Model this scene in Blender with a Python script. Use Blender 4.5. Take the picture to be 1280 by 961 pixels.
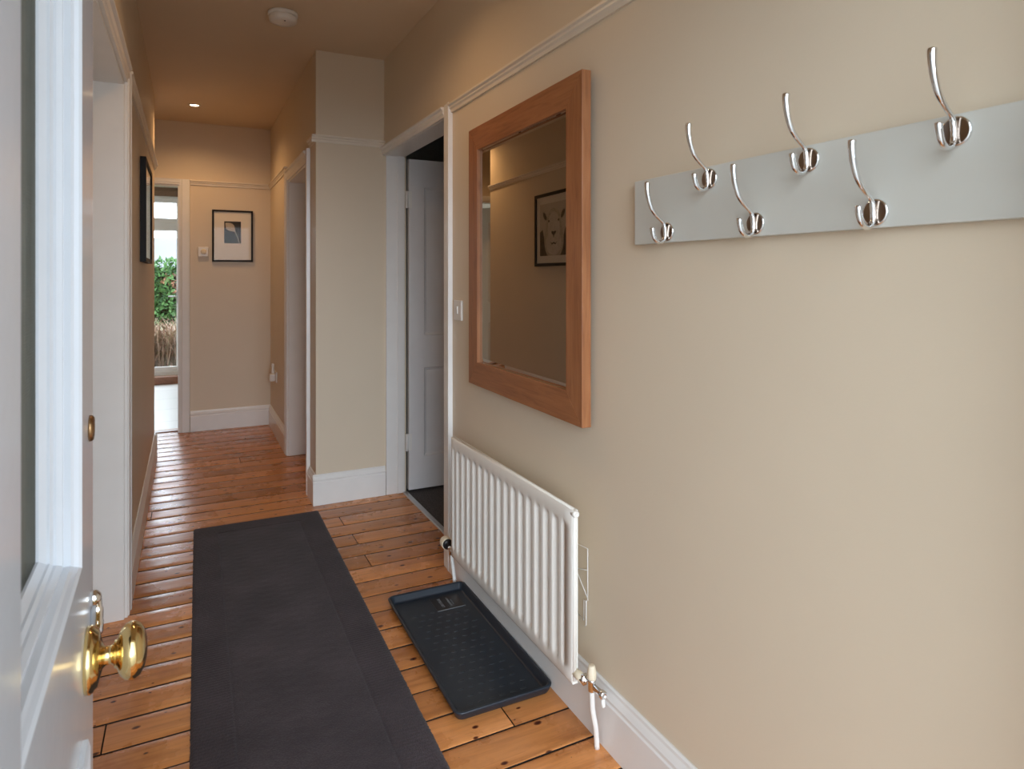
import bpy, bmesh, math, random
from mathutils import Vector, Matrix

random.seed(7)
for o in list(bpy.data.objects):
    bpy.data.objects.remove(o)
scene = bpy.context.scene
C = scene.collection
PI = math.pi

# ------------------------------------------------------------------ camera
cam_data = bpy.data.cameras.new('camera')
cam = bpy.data.objects.new('camera', cam_data)
C.objects.link(cam)
cam.location = (0, 0, 1.30)
cam.rotation_euler = (PI / 2, 0, -math.atan((640 - 235) / 812))
cam_data.sensor_fit = 'HORIZONTAL'
cam_data.sensor_width = 36
cam_data.lens = 36 * 812 / 1280
cam_data.shift_y = -(480.5 - 345) / 1280
cam_data.clip_start = 0.02
cam_data.clip_end = 500
cam_data.dof.use_dof = True
cam_data.dof.focus_distance = 2.4
cam_data.dof.aperture_fstop = 9
scene.camera = cam

# ------------------------------------------------------------------ light and exposure
scene.view_settings.view_transform = 'Standard'
scene.view_settings.look = 'None'
scene.view_settings.gamma = 1
scene.view_settings.use_curve_mapping = False
scene.view_settings.exposure = 0.0
scene.cycles.use_denoising = True
scene.cycles.max_bounces = 12
scene.cycles.diffuse_bounces = 8
scene.cycles.glossy_bounces = 6
scene.cycles.transparent_max_bounces = 12

SKY = 2.45
GLOW = 9.6
GARDEN_GLOW = 9.0
DOWNLIGHT_W = 20.0
world = bpy.data.worlds.new('world')
scene.world = world
world.use_nodes = True
wn = world.node_tree
bg = wn.nodes['Background']
bg.inputs[0].default_value = (0.845, 0.96, 1.08, 1)
_tc = wn.nodes.new('ShaderNodeTexCoord')


def _glow(direction, power, gain):
    d = wn.nodes.new('ShaderNodeVectorMath')
    d.operation = 'DOT_PRODUCT'
    d.inputs[1].default_value = Vector(direction).normalized()
    wn.links.new(_tc.outputs['Generated'], d.inputs[0])
    m = wn.nodes.new('ShaderNodeMath')
    m.operation = 'MAXIMUM'
    m.inputs[1].default_value = 0.0
    wn.links.new(d.outputs['Value'], m.inputs[0])
    p = wn.nodes.new('ShaderNodeMath')
    p.operation = 'POWER'
    p.inputs[1].default_value = power
    wn.links.new(m.outputs[0], p.inputs[0])
    g = wn.nodes.new('ShaderNodeMath')
    g.operation = 'MULTIPLY'
    g.inputs[1].default_value = gain
    wn.links.new(p.outputs[0], g.inputs[0])
    return g.outputs[0]


# overcast sky: even, brighter low over the street (sun behind thin cloud) and over the garden
_a = wn.nodes.new('ShaderNodeMath')
_a.operation = 'ADD'
wn.links.new(_glow((-0.15, -1.0, 0.16), 9.0, GLOW), _a.inputs[0])
wn.links.new(_glow((-0.1, 1.0, 0.5), 4.0, GARDEN_GLOW), _a.inputs[1])
_b = wn.nodes.new('ShaderNodeMath')
_b.operation = 'ADD'
_b.inputs[1].default_value = SKY
wn.links.new(_a.outputs[0], _b.inputs[0])
wn.links.new(_b.outputs[0], bg.inputs[1])


def portal(name, loc, rot, sx, sy):
    l = bpy.data.lights.new(name, 'AREA')
    l.shape = 'RECTANGLE'
    l.size, l.size_y = sx, sy
    l.cycles.is_portal = True
    o = bpy.data.objects.new(name, l)
    C.objects.link(o)
    o.location = loc
    o.rotation_euler = rot
    return o


# the open front door and the kitchen glazing: openings through which the sky is sampled
portal('sky_portal_front', (0.42, 0.09, 1.05), (PI / 2, 0, 0), 1.02, 2.1)
portal('sky_portal_kitchen_side', (-3.22, 7.7, 1.575), (0, -PI / 2, 0), 1.25, 2.0)  # serves the added kitchen side window
portal('sky_portal_kitchen', (-1.25, 9.02, 1.2), (-PI / 2, 0, 0), 2.3, 2.1)


# ------------------------------------------------------------------ materials
def new_mat(name):
    m = bpy.data.materials.new(name)
    m.use_nodes = True
    nt = m.node_tree
    return m, nt, nt.nodes['Principled BSDF']


def link(nt, a, ai, b, bi):
    nt.links.new(a.outputs[ai], b.inputs[bi])


def node(nt, t, **kw):
    n = nt.nodes.new(t)
    for k, v in kw.items():
        if hasattr(n, k):
            setattr(n, k, v)
        else:
            n.inputs[k].default_value = v
    return n


def coords(nt, scale=(1, 1, 1)):
    tc = node(nt, 'ShaderNodeTexCoord')
    mp = node(nt, 'ShaderNodeMapping')
    mp.inputs['Scale'].default_value = scale
    link(nt, tc, 'Object', mp, 'Vector')
    return mp


def ramp(nt, stops):
    r = node(nt, 'ShaderNodeValToRGB')
    el = r.color_ramp.elements
    while len(el) < len(stops):
        el.new(0.5)
    for e, (p, c) in zip(el, stops):
        e.position = p
        e.color = (*c, 1) if len(c) == 3 else c
    return r


def mat(name, col, rough=0.5, metal=0.0, var=0.06, scale=12, bump=0.0, bscale=120, spec=0.5, coat=0.0):
    m, nt, b = new_mat(name)
    mp = coords(nt)
    n = node(nt, 'ShaderNodeTexNoise', Scale=scale, Detail=4)
    link(nt, mp, 0, n, 'Vector')
    lo = tuple(max(0, c * (1 - var)) for c in col)
    hi = tuple(min(1, c * (1 + var)) for c in col)
    r = ramp(nt, [(0.3, lo), (0.7, hi)])
    link(nt, n, 0, r, 0)
    link(nt, r, 0, b, 'Base Color')
    b.inputs['Roughness'].default_value = rough
    b.inputs['Metallic'].default_value = metal
    b.inputs['Specular IOR Level'].default_value = spec
    b.inputs['Coat Weight'].default_value = coat
    if bump:
        n2 = node(nt, 'ShaderNodeTexNoise', Scale=bscale, Detail=3)
        link(nt, mp, 0, n2, 'Vector')
        bp = node(nt, 'ShaderNodeBump', Strength=bump, Distance=0.002)
        link(nt, n2, 0, bp, 'Height')
        link(nt, bp, 0, b, 'Normal')
    return m


WALL = mat('cream_wall_paint', (0.69, 0.59, 0.45), 0.42, var=0.015, scale=3, bump=0.10, bscale=160, spec=0.35)
CEIL = mat('cream_ceiling_paint', (0.70, 0.57, 0.41), 0.6, var=0.015, scale=3, bump=0.08, bscale=140, spec=0.25)
WHITE = mat('white_gloss_paint', (0.80, 0.79, 0.765), 0.28, var=0.02, scale=9, bump=0.05, bscale=70)
BOARDM = mat('pale_grey_board_paint', (0.575, 0.57, 0.515), 0.35, var=0.02, scale=9, bump=0.04, bscale=60)
FRONTWHITE = mat('front_door_gloss', (0.685, 0.715, 0.755), 0.16, var=0.02, scale=9, bump=0.07, bscale=55)
DOORWHITE = mat('white_door_gloss', (0.79, 0.79, 0.80), 0.16, var=0.02, scale=9, bump=0.07, bscale=55)
RADWHITE = mat('radiator_enamel', (0.80, 0.775, 0.715), 0.25, var=0.01)
PLASTIC = mat('white_plastic', (0.78, 0.76, 0.72), 0.35, var=0.01)
CREAMPL = mat('cream_plastic', (0.78, 0.69, 0.52), 0.4, var=0.02)
CHROME = mat('chrome', (0.80, 0.80, 0.80), 0.07, 1.0, var=0.02)
PLATEM = mat('chrome_brown_reflection', (0.27, 0.215, 0.175), 0.10, 1.0, var=0.08, scale=60)  # dark brown reflection painted into the hook plate colour
BRASS = mat('polished_brass', (0.76, 0.58, 0.27), 0.12, 1.0, var=0.08, scale=30, bump=0.05)
BRONZE = mat('aged_bronze', (0.32, 0.19, 0.09), 0.35, 1.0, var=0.15, scale=40)
STEEL = mat('brushed_metal', (0.62, 0.62, 0.62), 0.3, 1.0, var=0.05)
BLACKPL = mat('black_plastic', (0.012, 0.012, 0.014), 0.3, var=0.1)
BLACKFRAME = mat('black_painted_frame', (0.010, 0.008, 0.008), 0.5, var=0.1, spec=0.2)
MOUNT = mat('cream_picture_mount', (0.74, 0.70, 0.62), 0.8, var=0.02)
PAPER = mat('pale_mount_board', (0.76, 0.74, 0.70), 0.8, var=0.02)
TRAYM = mat('charcoal_blue_moulded_plastic', (0.014, 0.022, 0.033), 0.38, var=0.12, scale=8, bump=0.08, bscale=300)
INK = mat('embossed_grey_lettering', (0.16, 0.17, 0.18), 0.5)
DARKGAP = mat('dark_subfloor', (0.012, 0.008, 0.005), 0.9)
KWALL = mat('white_kitchen_paint', (0.80, 0.78, 0.73), 0.6, var=0.01, scale=3)
CARPET = mat('charcoal_carpet', (0.10, 0.097, 0.10), 0.95, var=0.5, scale=260, bump=0.6, bscale=320, spec=0.1)
ROOMWALL = mat('grey_blue_room_paint', (0.26, 0.30, 0.34), 0.6, var=0.03)
TILE_W = mat('dark_hardwood_threshold', (0.26, 0.10, 0.045), 0.35, var=0.2, scale=20)
STONE = mat('grey_paving', (0.34, 0.33, 0.31), 0.8, var=0.25, scale=6, bump=0.3, bscale=60)
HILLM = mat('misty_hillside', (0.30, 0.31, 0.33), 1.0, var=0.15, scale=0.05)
SOIL = mat('garden_soil', (0.10, 0.08, 0.045), 1.0, var=0.3, scale=6)
BLINDM = mat('brown_blind_fabric', (0.20, 0.13, 0.085), 0.8, var=0.1, scale=60)


def glass_mat(name, tint=(1, 1, 1), reed=0.0, n=1.5, gloss=(1, 1, 1)):
    m = bpy.data.materials.new(name)
    m.use_nodes = True
    nt = m.node_tree
    nt.nodes.remove(nt.nodes['Principled BSDF'])
    out = nt.nodes['Material Output']
    tr = node(nt, 'ShaderNodeBsdfTransparent', Color=(*tint, 1))
    gl = node(nt, 'ShaderNodeBsdfGlossy', Roughness=0.02, Color=(*gloss, 1))
    fr = node(nt, 'ShaderNodeFresnel')
    geo = node(nt, 'ShaderNodeNewGeometry')
    ior = node(nt, 'ShaderNodeMapRange')
    ior.inputs[3].default_value = n
    ior.inputs[4].default_value = 1 / n
    link(nt, geo, 'Backfacing', ior, 0)
    link(nt, ior, 0, fr, 'IOR')
    mx = node(nt, 'ShaderNodeMixShader')
    link(nt, fr, 0, mx, 0)
    link(nt, tr, 0, mx, 1)
    link(nt, gl, 0, mx, 2)
    link(nt, mx, 0, out, 0)
    if reed:
        mp = coords(nt)
        w = node(nt, 'ShaderNodeTexWave', Scale=reed, Distortion=0.4)
        w.bands_direction = 'Z'
        link(nt, mp, 0, w, 'Vector')
        bp = node(nt, 'ShaderNodeBump', Strength=0.25, Distance=0.001)
        link(nt, w, 0, bp, 'Height')
        link(nt, bp, 0, gl, 'Normal')
        link(nt, bp, 0, fr, 'Normal')
    return m


GLASS = glass_mat('clear_glass')
DOORGLASS = glass_mat('reeded_door_glass', (0.45, 0.45, 0.40), reed=90, gloss=(0.36, 0.34, 0.28))
PICGLASS = glass_mat('low_reflection_picture_glass', n=1.13)
MIRROR = mat('silvered_mirror', (0.64, 0.635, 0.60), 0.01, 1.0, var=0.0)


def emit(name, col, s):
    m = bpy.data.materials.new(name)
    m.use_nodes = True
    nt = m.node_tree
    nt.nodes.remove(nt.nodes['Principled BSDF'])
    e = node(nt, 'ShaderNodeEmission', Color=(*col, 1), Strength=s)
    link(nt, e, 0, nt.nodes['Material Output'], 0)
    return m


BULB = emit('lit_downlight_bulb', (1.0, 0.78, 0.50), 14)


def floor_mat():
    m, nt, b = new_mat('varnished_pine_boards')
    at = node(nt, 'ShaderNodeAttribute', attribute_name='tone')
    tc = node(nt, 'ShaderNodeTexCoord')
    add = node(nt, 'ShaderNodeVectorMath', operation='ADD')
    mul = node(nt, 'ShaderNodeVectorMath', operation='MULTIPLY')
    mul.inputs[1].default_value = (9.0, 3.0, 7.0)
    link(nt, at, 'Color', mul, 0)
    link(nt, tc, 'Object', add, 0)
    link(nt, mul, 0, add, 1)
    mp = node(nt, 'ShaderNodeMapping')
    mp.inputs['Scale'].default_value = (1.6, 26, 1)
    link(nt, add, 0, mp, 'Vector')
    g = node(nt, 'ShaderNodeTexNoise', Scale=1.6, Detail=8, Roughness=0.62, Distortion=0.7)
    link(nt, mp, 0, g, 'Vector')
    gr = ramp(nt, [(0.25, (0.40, 0.145, 0.040)), (0.45, (0.62, 0.255, 0.080)), (0.60, (0.73, 0.315, 0.106)), (0.78, (0.53, 0.208, 0.062))])
    link(nt, g, 0, gr, 0)
    # broad tone of each board and worn blotches
    sep = node(nt, 'ShaderNodeSeparateColor')
    link(nt, at, 'Color', sep, 0)
    tone = ramp(nt, [(0.0, (0.72, 0.68, 0.62)), (1.0, (1.12, 1.12, 1.12))])
    link(nt, sep, 0, tone, 0)
    mx = node(nt, 'ShaderNodeMix', data_type='RGBA', blend_type='MULTIPLY')
    mx.inputs[0].default_value = 1.0
    link(nt, gr, 0, mx, 6)
    link(nt, tone, 0, mx, 7)
    bl = node(nt, 'ShaderNodeTexNoise', Scale=5.0, Detail=5, Roughness=0.6)
    link(nt, add, 0, bl, 'Vector')
    blr = ramp(nt, [(0.36, (0.66, 0.58, 0.50)), (0.52, (1, 1, 1))])
    link(nt, bl, 0, blr, 0)
    mx2 = node(nt, 'ShaderNodeMix', data_type='RGBA', blend_type='MULTIPLY')
    mx2.inputs[0].default_value = 0.7
    link(nt, mx, 2, mx2, 6)
    link(nt, blr, 0, mx2, 7)
    # knots
    mk = node(nt, 'ShaderNodeMapping')
    mk.inputs['Scale'].default_value = (7.5, 12.0, 1)
    link(nt, add, 0, mk, 'Vector')
    ndist = node(nt, 'ShaderNodeTexNoise', Scale=4.0, Detail=2)
    link(nt, add, 0, ndist, 'Vector')
    vadd = node(nt, 'ShaderNodeVectorMath', operation='MULTIPLY_ADD')
    vadd.inputs[1].default_value = (0.25, 0.25, 0.25)
    link(nt, ndist, 'Color', vadd, 0)
    link(nt, mk, 0, vadd, 2)
    vo = node(nt, 'ShaderNodeTexVoronoi', Scale=1.0)
    vo.voronoi_dimensions = '2D'
    link(nt, vadd, 0, vo, 'Vector')
    # only some cells hold a knot, of different sizes
    vsep = node(nt, 'ShaderNodeSeparateColor')
    link(nt, vo, 'Color', vsep, 0)
    size = node(nt, 'ShaderNodeMapRange')
    for k, v in ((1, 0.22), (2, 1.0), (3, 0.015), (4, 0.115)):
        size.inputs[k].default_value = v
    link(nt, vsep, 0, size, 0)
    dv = node(nt, 'ShaderNodeMath', operation='DIVIDE')
    link(nt, vo, 'Distance', dv, 0)
    link(nt, size, 0, dv, 1)
    kr = ramp(nt, [(0.45, (0.10, 0.035, 0.012)), (0.75, (0.42, 0.30, 0.22)), (1.0, (1, 1, 1))])
    link(nt, dv, 0, kr, 0)
    mx3 = node(nt, 'ShaderNodeMix', data_type='RGBA', blend_type='MULTIPLY')
    mx3.inputs[0].default_value = 1.0
    link(nt, mx2, 2, mx3, 6)
    link(nt, kr, 0, mx3, 7)
    link(nt, mx3, 2, b, 'Base Color')
    rr = ramp(nt, [(0.3, (0.21,) * 3), (0.7, (0.36,) * 3)])
    link(nt, bl, 0, rr, 0)
    link(nt, rr, 0, b, 'Roughness')
    b.inputs['Specular IOR Level'].default_value = 0.5
    bp = node(nt, 'ShaderNodeBump', Strength=0.12, Distance=0.002)
    link(nt, g, 0, bp, 'Height')
    link(nt, bp, 0, b, 'Normal')
    return m


FLOORM = floor_mat()


def oak_mat(name, axis):
    m, nt, b = new_mat(name)
    sc = {'y': (60, 5, 60), 'z': (60, 60, 5)}[axis]
    mp = coords(nt, sc)
    n = node(nt, 'ShaderNodeTexNoise', Scale=1.0, Detail=7, Roughness=0.6, Distortion=0.8)
    link(nt, mp, 0, n, 'Vector')
    r = ramp(nt, [(0.25, (0.20, 0.070, 0.024)), (0.5, (0.325, 0.126, 0.046)), (0.75, (0.385, 0.162, 0.064))])
    link(nt, n, 0, r, 0)
    link(nt, r, 0, b, 'Base Color')
    b.inputs['Roughness'].default_value = 0.45
    bp = node(nt, 'ShaderNodeBump', Strength=0.2, Distance=0.001)
    link(nt, n, 0, bp, 'Height')
    link(nt, bp, 0, b, 'Normal')
    return m


OAK_Y = oak_mat('oak_lengthwise', 'y')
OAK_Z = oak_mat('oak_upright', 'z')


def rug_mat():
    m, nt, b = new_mat('charcoal_wool_pile')
    tc = node(nt, 'ShaderNodeTexCoord')
    n = node(nt, 'ShaderNodeTexNoise', Scale=220, Detail=3)
    link(nt, tc, 'Object', n, 'Vector')
    n2 = node(nt, 'ShaderNodeTexNoise', Scale=5, Detail=4)
    link(nt, tc, 'Object', n2, 'Vector')
    mixn = node(nt, 'ShaderNodeMath', operation='MULTIPLY_ADD')
    mixn.inputs[1].default_value = 0.5
    link(nt, n, 0, mixn, 0)
    h = node(nt, 'ShaderNodeMath', operation='MULTIPLY')
    h.inputs[1].default_value = 0.5
    link(nt, n2, 0, h, 0)
    link(nt, h, 0, mixn, 2)
    r = ramp(nt, [(0.30, (0.028, 0.021, 0.025)), (0.50, (0.048, 0.037, 0.043)), (0.70, (0.078, 0.062, 0.071))])
    link(nt, mixn, 0, r, 0)
    link(nt, r, 0, b, 'Base Color')
    b.inputs['Roughness'].default_value = 1.0
    b.inputs['Specular IOR Level'].default_value = 0.08
    b.inputs['Sheen Weight'].default_value = 0.15
    bp = node(nt, 'ShaderNodeBump', Strength=0.7, Distance=0.004)
    link(nt, n, 0, bp, 'Height')
    link(nt, bp, 0, b, 'Normal')
    return m


RUGM = rug_mat()


def tile_mat():
    m, nt, b = new_mat('pale_kitchen_floor_tiles')
    mp = coords(nt)
    br = node(nt, 'ShaderNodeTexBrick', Scale=1.0)
    br.offset = 0.0
    br.inputs['Color1'].default_value = (0.66, 0.65, 0.62, 1)
    br.inputs['Color2'].default_value = (0.70, 0.69, 0.66, 1)
    br.inputs['Mortar'].default_value = (0.40, 0.39, 0.37, 1)
    br.inputs['Mortar Size'].default_value = 0.006
    br.inputs['Brick Width'].default_value = 0.6
    br.inputs['Row Height'].default_value = 0.6
    link(nt, mp, 0, br, 'Vector')
    link(nt, br, 0, b, 'Base Color')
    b.inputs['Roughness'].default_value = 0.3
    return m


TILEM = tile_mat()


def leaf_mat(name, stops):
    m, nt, b = new_mat(name)
    at = node(nt, 'ShaderNodeAttribute', attribute_name='tone')
    sep = node(nt, 'ShaderNodeSeparateColor')
    link(nt, at, 'Color', sep, 0)
    r = ramp(nt, stops)
    link(nt, sep, 0, r, 0)
    link(nt, r, 0, b, 'Base Color')
    b.inputs['Roughness'].default_value = 0.6
    return m


LEAFM = leaf_mat('hedge_leaves', [(0.0, (0.03, 0.10, 0.03)), (0.35, (0.09, 0.24, 0.06)), (0.6, (0.16, 0.32, 0.10)), (0.66, (0.42, 0.19, 0.10)), (1.0, (0.50, 0.27, 0.17))])
DRYM = leaf_mat('dry_grass', [(0.0, (0.24, 0.17, 0.10)), (0.5, (0.50, 0.33, 0.24)), (0.8, (0.62, 0.44, 0.33)), (1.0, (0.26, 0.36, 0.14))])


# ------------------------------------------------------------------ mesh helpers (all in world coordinates unless a matrix is given)
def merge(bm, tmp, M=None):
    vs = {}
    for v in tmp.verts:
        vs[v] = bm.verts.new(M @ v.co if M else v.co)
    for f in tmp.faces:
        try:
            nf = bm.faces.new([vs[v] for v in f.verts])
            nf.smooth = f.smooth
            nf.material_index = f.material_index
        except ValueError:
            pass
    tmp.free()


def box(bm, lo, hi, bev=0.0, seg=2, M=None, mi=0):
    t = bmesh.new()
    bmesh.ops.create_cube(t, size=1)
    for v in t.verts:
        v.co = Vector([(lo[i] + hi[i]) / 2 + v.co[i] * (hi[i] - lo[i]) for i in range(3)])
    if bev:
        bmesh.ops.bevel(t, geom=t.edges[:], offset=bev, segments=seg, affect='EDGES', profile=0.5)
    for f in t.faces:
        f.material_index = mi
    merge(bm, t, M)


def prism(bm, prof, axis, a0, a1, M=None):
    """closed 2D profile extruded along an axis: profile is (x,z) for 'y', (y,z) for 'x', (x,y) for 'z'"""
    t = bmesh.new()

    def P(p, a):
        return {'y': (p[0], a, p[1]), 'x': (a, p[0], p[1]), 'z': (p[0], p[1], a)}[axis]
    A = [t.verts.new(P(p, a0)) for p in prof]
    B = [t.verts.new(P(p, a1)) for p in prof]
    n = len(prof)
    for i in range(n):
        t.faces.new([A[i], A[(i + 1) % n], B[(i + 1) % n], B[i]])
    t.faces.new(A[::-1])
    t.faces.new(B)
    bmesh.ops.recalc_face_normals(t, faces=t.faces)
    merge(bm, t, M)


def tube(bm, pts, rad, n=12, M=None, cap=True):
    pts = [Vector(p) for p in pts]
    if not hasattr(rad, '__len__'):
        rad = [rad] * len(pts)
    t = bmesh.new()
    rings = []
    up = None
    for i, p in enumerate(pts):
        d = (pts[min(i + 1, len(pts) - 1)] - pts[max(i - 1, 0)]).normalized()
        if up is None:
            up = Vector((0, 0, 1)) if abs(d.z) < 0.9 else Vector((1, 0, 0))
        s = d.cross(up).normalized()
        up = s.cross(d).normalized()
        rings.append([t.verts.new(p + (s * math.cos(2 * PI * k / n) + up * math.sin(2 * PI * k / n)) * rad[i]) for k in range(n)])
    for a, b in zip(rings, rings[1:]):
        for k in range(n):
            t.faces.new([a[k], a[(k + 1) % n], b[(k + 1) % n], b[k]]).smooth = True
    if cap:
        for ring, p, q, r in ((rings[0], pts[0], pts[1], rad[0]), (rings[-1], pts[-1], pts[-2], rad[-1])):
            c = t.verts.new(p + (p - q).normalized() * r * 0.45)
            for k in range(n):
                f = t.faces.new([ring[k], ring[(k + 1) % n], c])
                f.smooth = True
    bmesh.ops.recalc_face_normals(t, faces=t.faces)
    merge(bm, t, M)


def spline(pts, n=6):
    """Catmull-Rom through points"""
    P = [Vector(p) for p in pts]
    P = [P[0] * 2 - P[1]] + P + [P[-1] * 2 - P[-2]]
    out = []
    for i in range(1, len(P) - 2):
        for k in range(n):
            t = k / n
            a, b, c, d = P[i - 1], P[i], P[i + 1], P[i + 2]
            out.append(0.5 * ((2 * b) + (c - a) * t + (2 * a - 5 * b + 4 * c - d) * t * t + (3 * b - a - 3 * c + d) * t ** 3))
    out.append(P[-2])
    return out


def lathe(bm, prof, center, axis, n=32, M=None, squash=(1, 1)):
    """profile [(radius, height)] turned about an axis vector"""
    ax = Vector(axis).normalized()
    s = ax.cross(Vector((0, 0, 1)) if abs(ax.z) < 0.9 else Vector((1, 0, 0))).normalized()
    u = s.cross(ax)
    c = Vector(center)
    t = bmesh.new()
    rings = []
    for r, h in prof:
        if r < 1e-6:
            rings.append([t.verts.new(c + ax * h)])
        else:
            rings.append([t.verts.new(c + ax * h + (s * math.cos(2 * PI * k / n) * squash[0] + u * math.sin(2 * PI * k / n) * squash[1]) * r) for k in range(n)])
    for a, b in zip(rings, rings[1:]):
        for k in range(n):
            k2 = (k + 1) % n
            if len(a) == 1 and len(b) == 1:
                continue
            if len(a) == 1:
                f = t.faces.new([a[0], b[k], b[k2]])
            elif len(b) == 1:
                f = t.faces.new([a[k], a[k2], b[0]])
            else:
                f = t.faces.new([a[k], a[k2], b[k2], b[k]])
            f.smooth = True
    bmesh.ops.recalc_face_normals(t, faces=t.faces)
    merge(bm, t, M)


def frame_sweep(bm, rect, prof, M, close=False, mi=0):
    """mitred moulding round a rectangle (u0,z0,u1,z1): profile of (inset, depth); local axes u=x, depth=y, z"""
    u0, z0, u1, z1 = rect
    t = bmesh.new()
    loops = []
    for i, d in prof:
        loops.append([t.verts.new(p) for p in ((u0 + i, d, z0 + i), (u1 - i, d, z0 + i), (u1 - i, d, z1 - i), (u0 + i, d, z1 - i))])
    pairs = list(zip(loops, loops[1:]))
    if close:
        pairs.append((loops[-1], loops[0]))
    for a, b in pairs:
        for k in range(4):
            f = t.faces.new([a[k], a[(k + 1) % 4], b[(k + 1) % 4], b[k]])
            f.material_index = mi
    if close:
        bmesh.ops.recalc_face_normals(t, faces=t.faces)
    merge(bm, t, M)


def quad(bm, pts, M=None, mi=0):
    f = bm.faces.new([bm.verts.new((M @ Vector(p)) if M else Vector(p)) for p in pts])
    f.material_index = mi
    return f


WM = {}


def wmat(o):
    M = Matrix.LocRotScale(o.location, o.rotation_euler, None)
    return (wmat(o.parent) @ M) if o.parent else M


def obj(name, bm, m, parent=None, smooth=None, local=False, auto=None):
    me = bpy.data.meshes.new(name)
    if parent is not None and not local:
        bm.transform(wmat(parent).inverted())
    bm.normal_update()
    bm.to_mesh(me)
    bm.free()
    for x in (m if isinstance(m, (list, tuple)) else [m]):
        me.materials.append(x)
    if smooth is not None:
        for p in me.polygons:
            p.use_smooth = smooth
    if auto is not None:
        for p in me.polygons:
            p.use_smooth = True
        me.set_sharp_from_angle(angle=math.radians(auto))
    o = bpy.data.objects.new(name, me)
    C.objects.link(o)
    if parent is not None:
        o.parent = parent
    return o


def tag(o, label, cat, group=None):
    o['label'] = label
    o['category'] = cat
    if group:
        o['group'] = group
    return o


def thing(name, label, cat, loc=(0, 0, 0), rotz=0, group=None):
    o = bpy.data.objects.new(name, None)
    o.empty_display_size = 0.05
    C.objects.link(o)
    o.location = loc
    o.rotation_euler = (0, 0, rotz)
    return tag(o, label, cat, group)


def struct(name, bm, m, label=None, cat=None, **kw):
    o = obj(name, bm, m, **kw)
    o['kind'] = 'structure'
    if label:
        o['label'] = label
    if cat:
        o['category'] = cat
    return o


def struct_empty(name, loc, rotz, label, cat):
    o = thing(name, label, cat, loc, rotz)
    o['kind'] = 'structure'
    return o


def B():
    return bmesh.new()


# ------------------------------------------------------------------ dimensions of the hall
XL, XR, XC = -0.216, 1.045, 0.650      # left wall, right wall, inner right wall past the nib
YF, YB = 0.36, 6.06                    # front wall inside face, back wall
CZ = 2.585
YN = 3.80                              # nib wall face
RAIL_Z = 2.062

# ------------------------------------------------------------------ structure
# floor boards, each a strip with slightly rounded edges
bm = B()
tone = bm.loops.layers.float_color.new('tone')
P0, PW = 1.811, 0.1345
joints = {}


def floor_pt(x, y):
    f = 812.0
    th = math.atan((640 - 235) / f)
    u, w = (x - 640) / f, (345 - y) / f
    t = -1.30 / w
    return ((u * math.cos(th) + math.sin(th)) * t, (math.cos(th) - u * math.sin(th)) * t)


for (jx, jy) in ((443, 672), (425, 648), (456, 694), (131, 915), (636, 897), (190, 640), (300, 575)):
    X, Y = floor_pt(jx, jy)
    joints.setdefault(int(math.floor((Y - P0) / PW)), []).append(X)
prof = [(-0.5, -0.008), (-0.4915, -0.0012), (-0.46, -0.0002), (-0.22, 0.0), (0, -0.0005), (0.22, 0.0), (0.46, -0.0002), (0.4915, -0.0012), (0.5, -0.008)]
k0 = int(math.floor((0.10 - P0) / PW))
k1 = int(math.floor((6.16 - P0) / PW))
for k in range(k0, k1 + 1):
    yc = P0 + (k + 0.5) * PW
    w = PW - 0.0038
    x0, x1 = -1.35, 1.165
    cuts = [x0] + sorted(joints.get(k, [])) + [x1]
    for a, b_ in zip(cuts, cuts[1:]):
        tn = (random.random(), random.random(), random.random(), 1)
        dz = random.uniform(-0.0008, 0)
        tilt = random.uniform(-0.006, 0.006)
        A = [bm.verts.new((a + 0.002, yc + p * w, z + dz + tilt * p * w)) for p, z in prof]
        Bv = [bm.verts.new((b_ - 0.002, yc + p * w, z + dz + tilt * p * w)) for p, z in prof]
        for i in range(len(prof) - 1):
            f = bm.faces.new([A[i], Bv[i], Bv[i + 1], A[i + 1]])
            f.smooth = True
            if i in (0, len(prof) - 2):
                f.material_index = 1
            for l in f.loops:
                l[tone] = tn
# subfloor under the gaps
for lo, hi in (((-1.35, 0.10, -0.04), (1.165, 6.16, -0.0105)),):
    box(bm, lo, hi, mi=1)
struct('floor', bm, [FLOORM, DARKGAP], 'varnished pine floorboards laid across the hall', 'floor')

bm = B()
box(bm, (-1.5, 0.10, CZ), (3.6, 9.3, CZ + 0.1))
struct('ceiling', bm, CEIL, 'plain cream hall ceiling', 'ceiling')

# right wall: from front wall to right-hand doorway, over the doorway
bm = B()
box(bm, (XR, 0.10, -0.05), (1.18, 2.76, CZ))
box(bm, (XR, 2.76, 2.03), (1.18, YN, CZ))
struct('wall_right', bm, WALL, 'cream right wall behind the coat hooks and mirror', 'wall')
# nib: end wall facing the camera and the inner right wall with its doorway
bm = B()
box(bm, (XC, YN, -0.05), (1.18, YN + 0.14, CZ))
box(bm, (XC, YN + 0.14, -0.05), (0.80, 4.08, CZ))
box(bm, (XC, 4.08, 1.99), (0.80, 4.93, CZ))
box(bm, (XC, 4.93, -0.05), (0.80, YB, CZ))
struct('wall_nib', bm, WALL, 'cream wall nib beside the half open white door', 'wall')
# left wall with doorway between Y=2.02 and 2.87
bm = B()
box(bm, (-0.36, 0.36, -0.05), (XL, 1.76, CZ))
box(bm, (-0.36, 1.76, 2.04), (XL, 2.87, CZ))
box(bm, (-0.36, 2.87, -0.05), (XL, 5.32, CZ))
box(bm, (-1.36, 5.18, -0.05), (-0.36, 5.32, CZ))
struct('wall_left', bm, WALL, 'cream left wall carrying the black framed picture', 'wall')
bm = B()
box(bm, (-1.50, 5.18, -0.05), (-1.36, YB, CZ))
struct('wall_alcove', bm, WALL)
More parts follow.
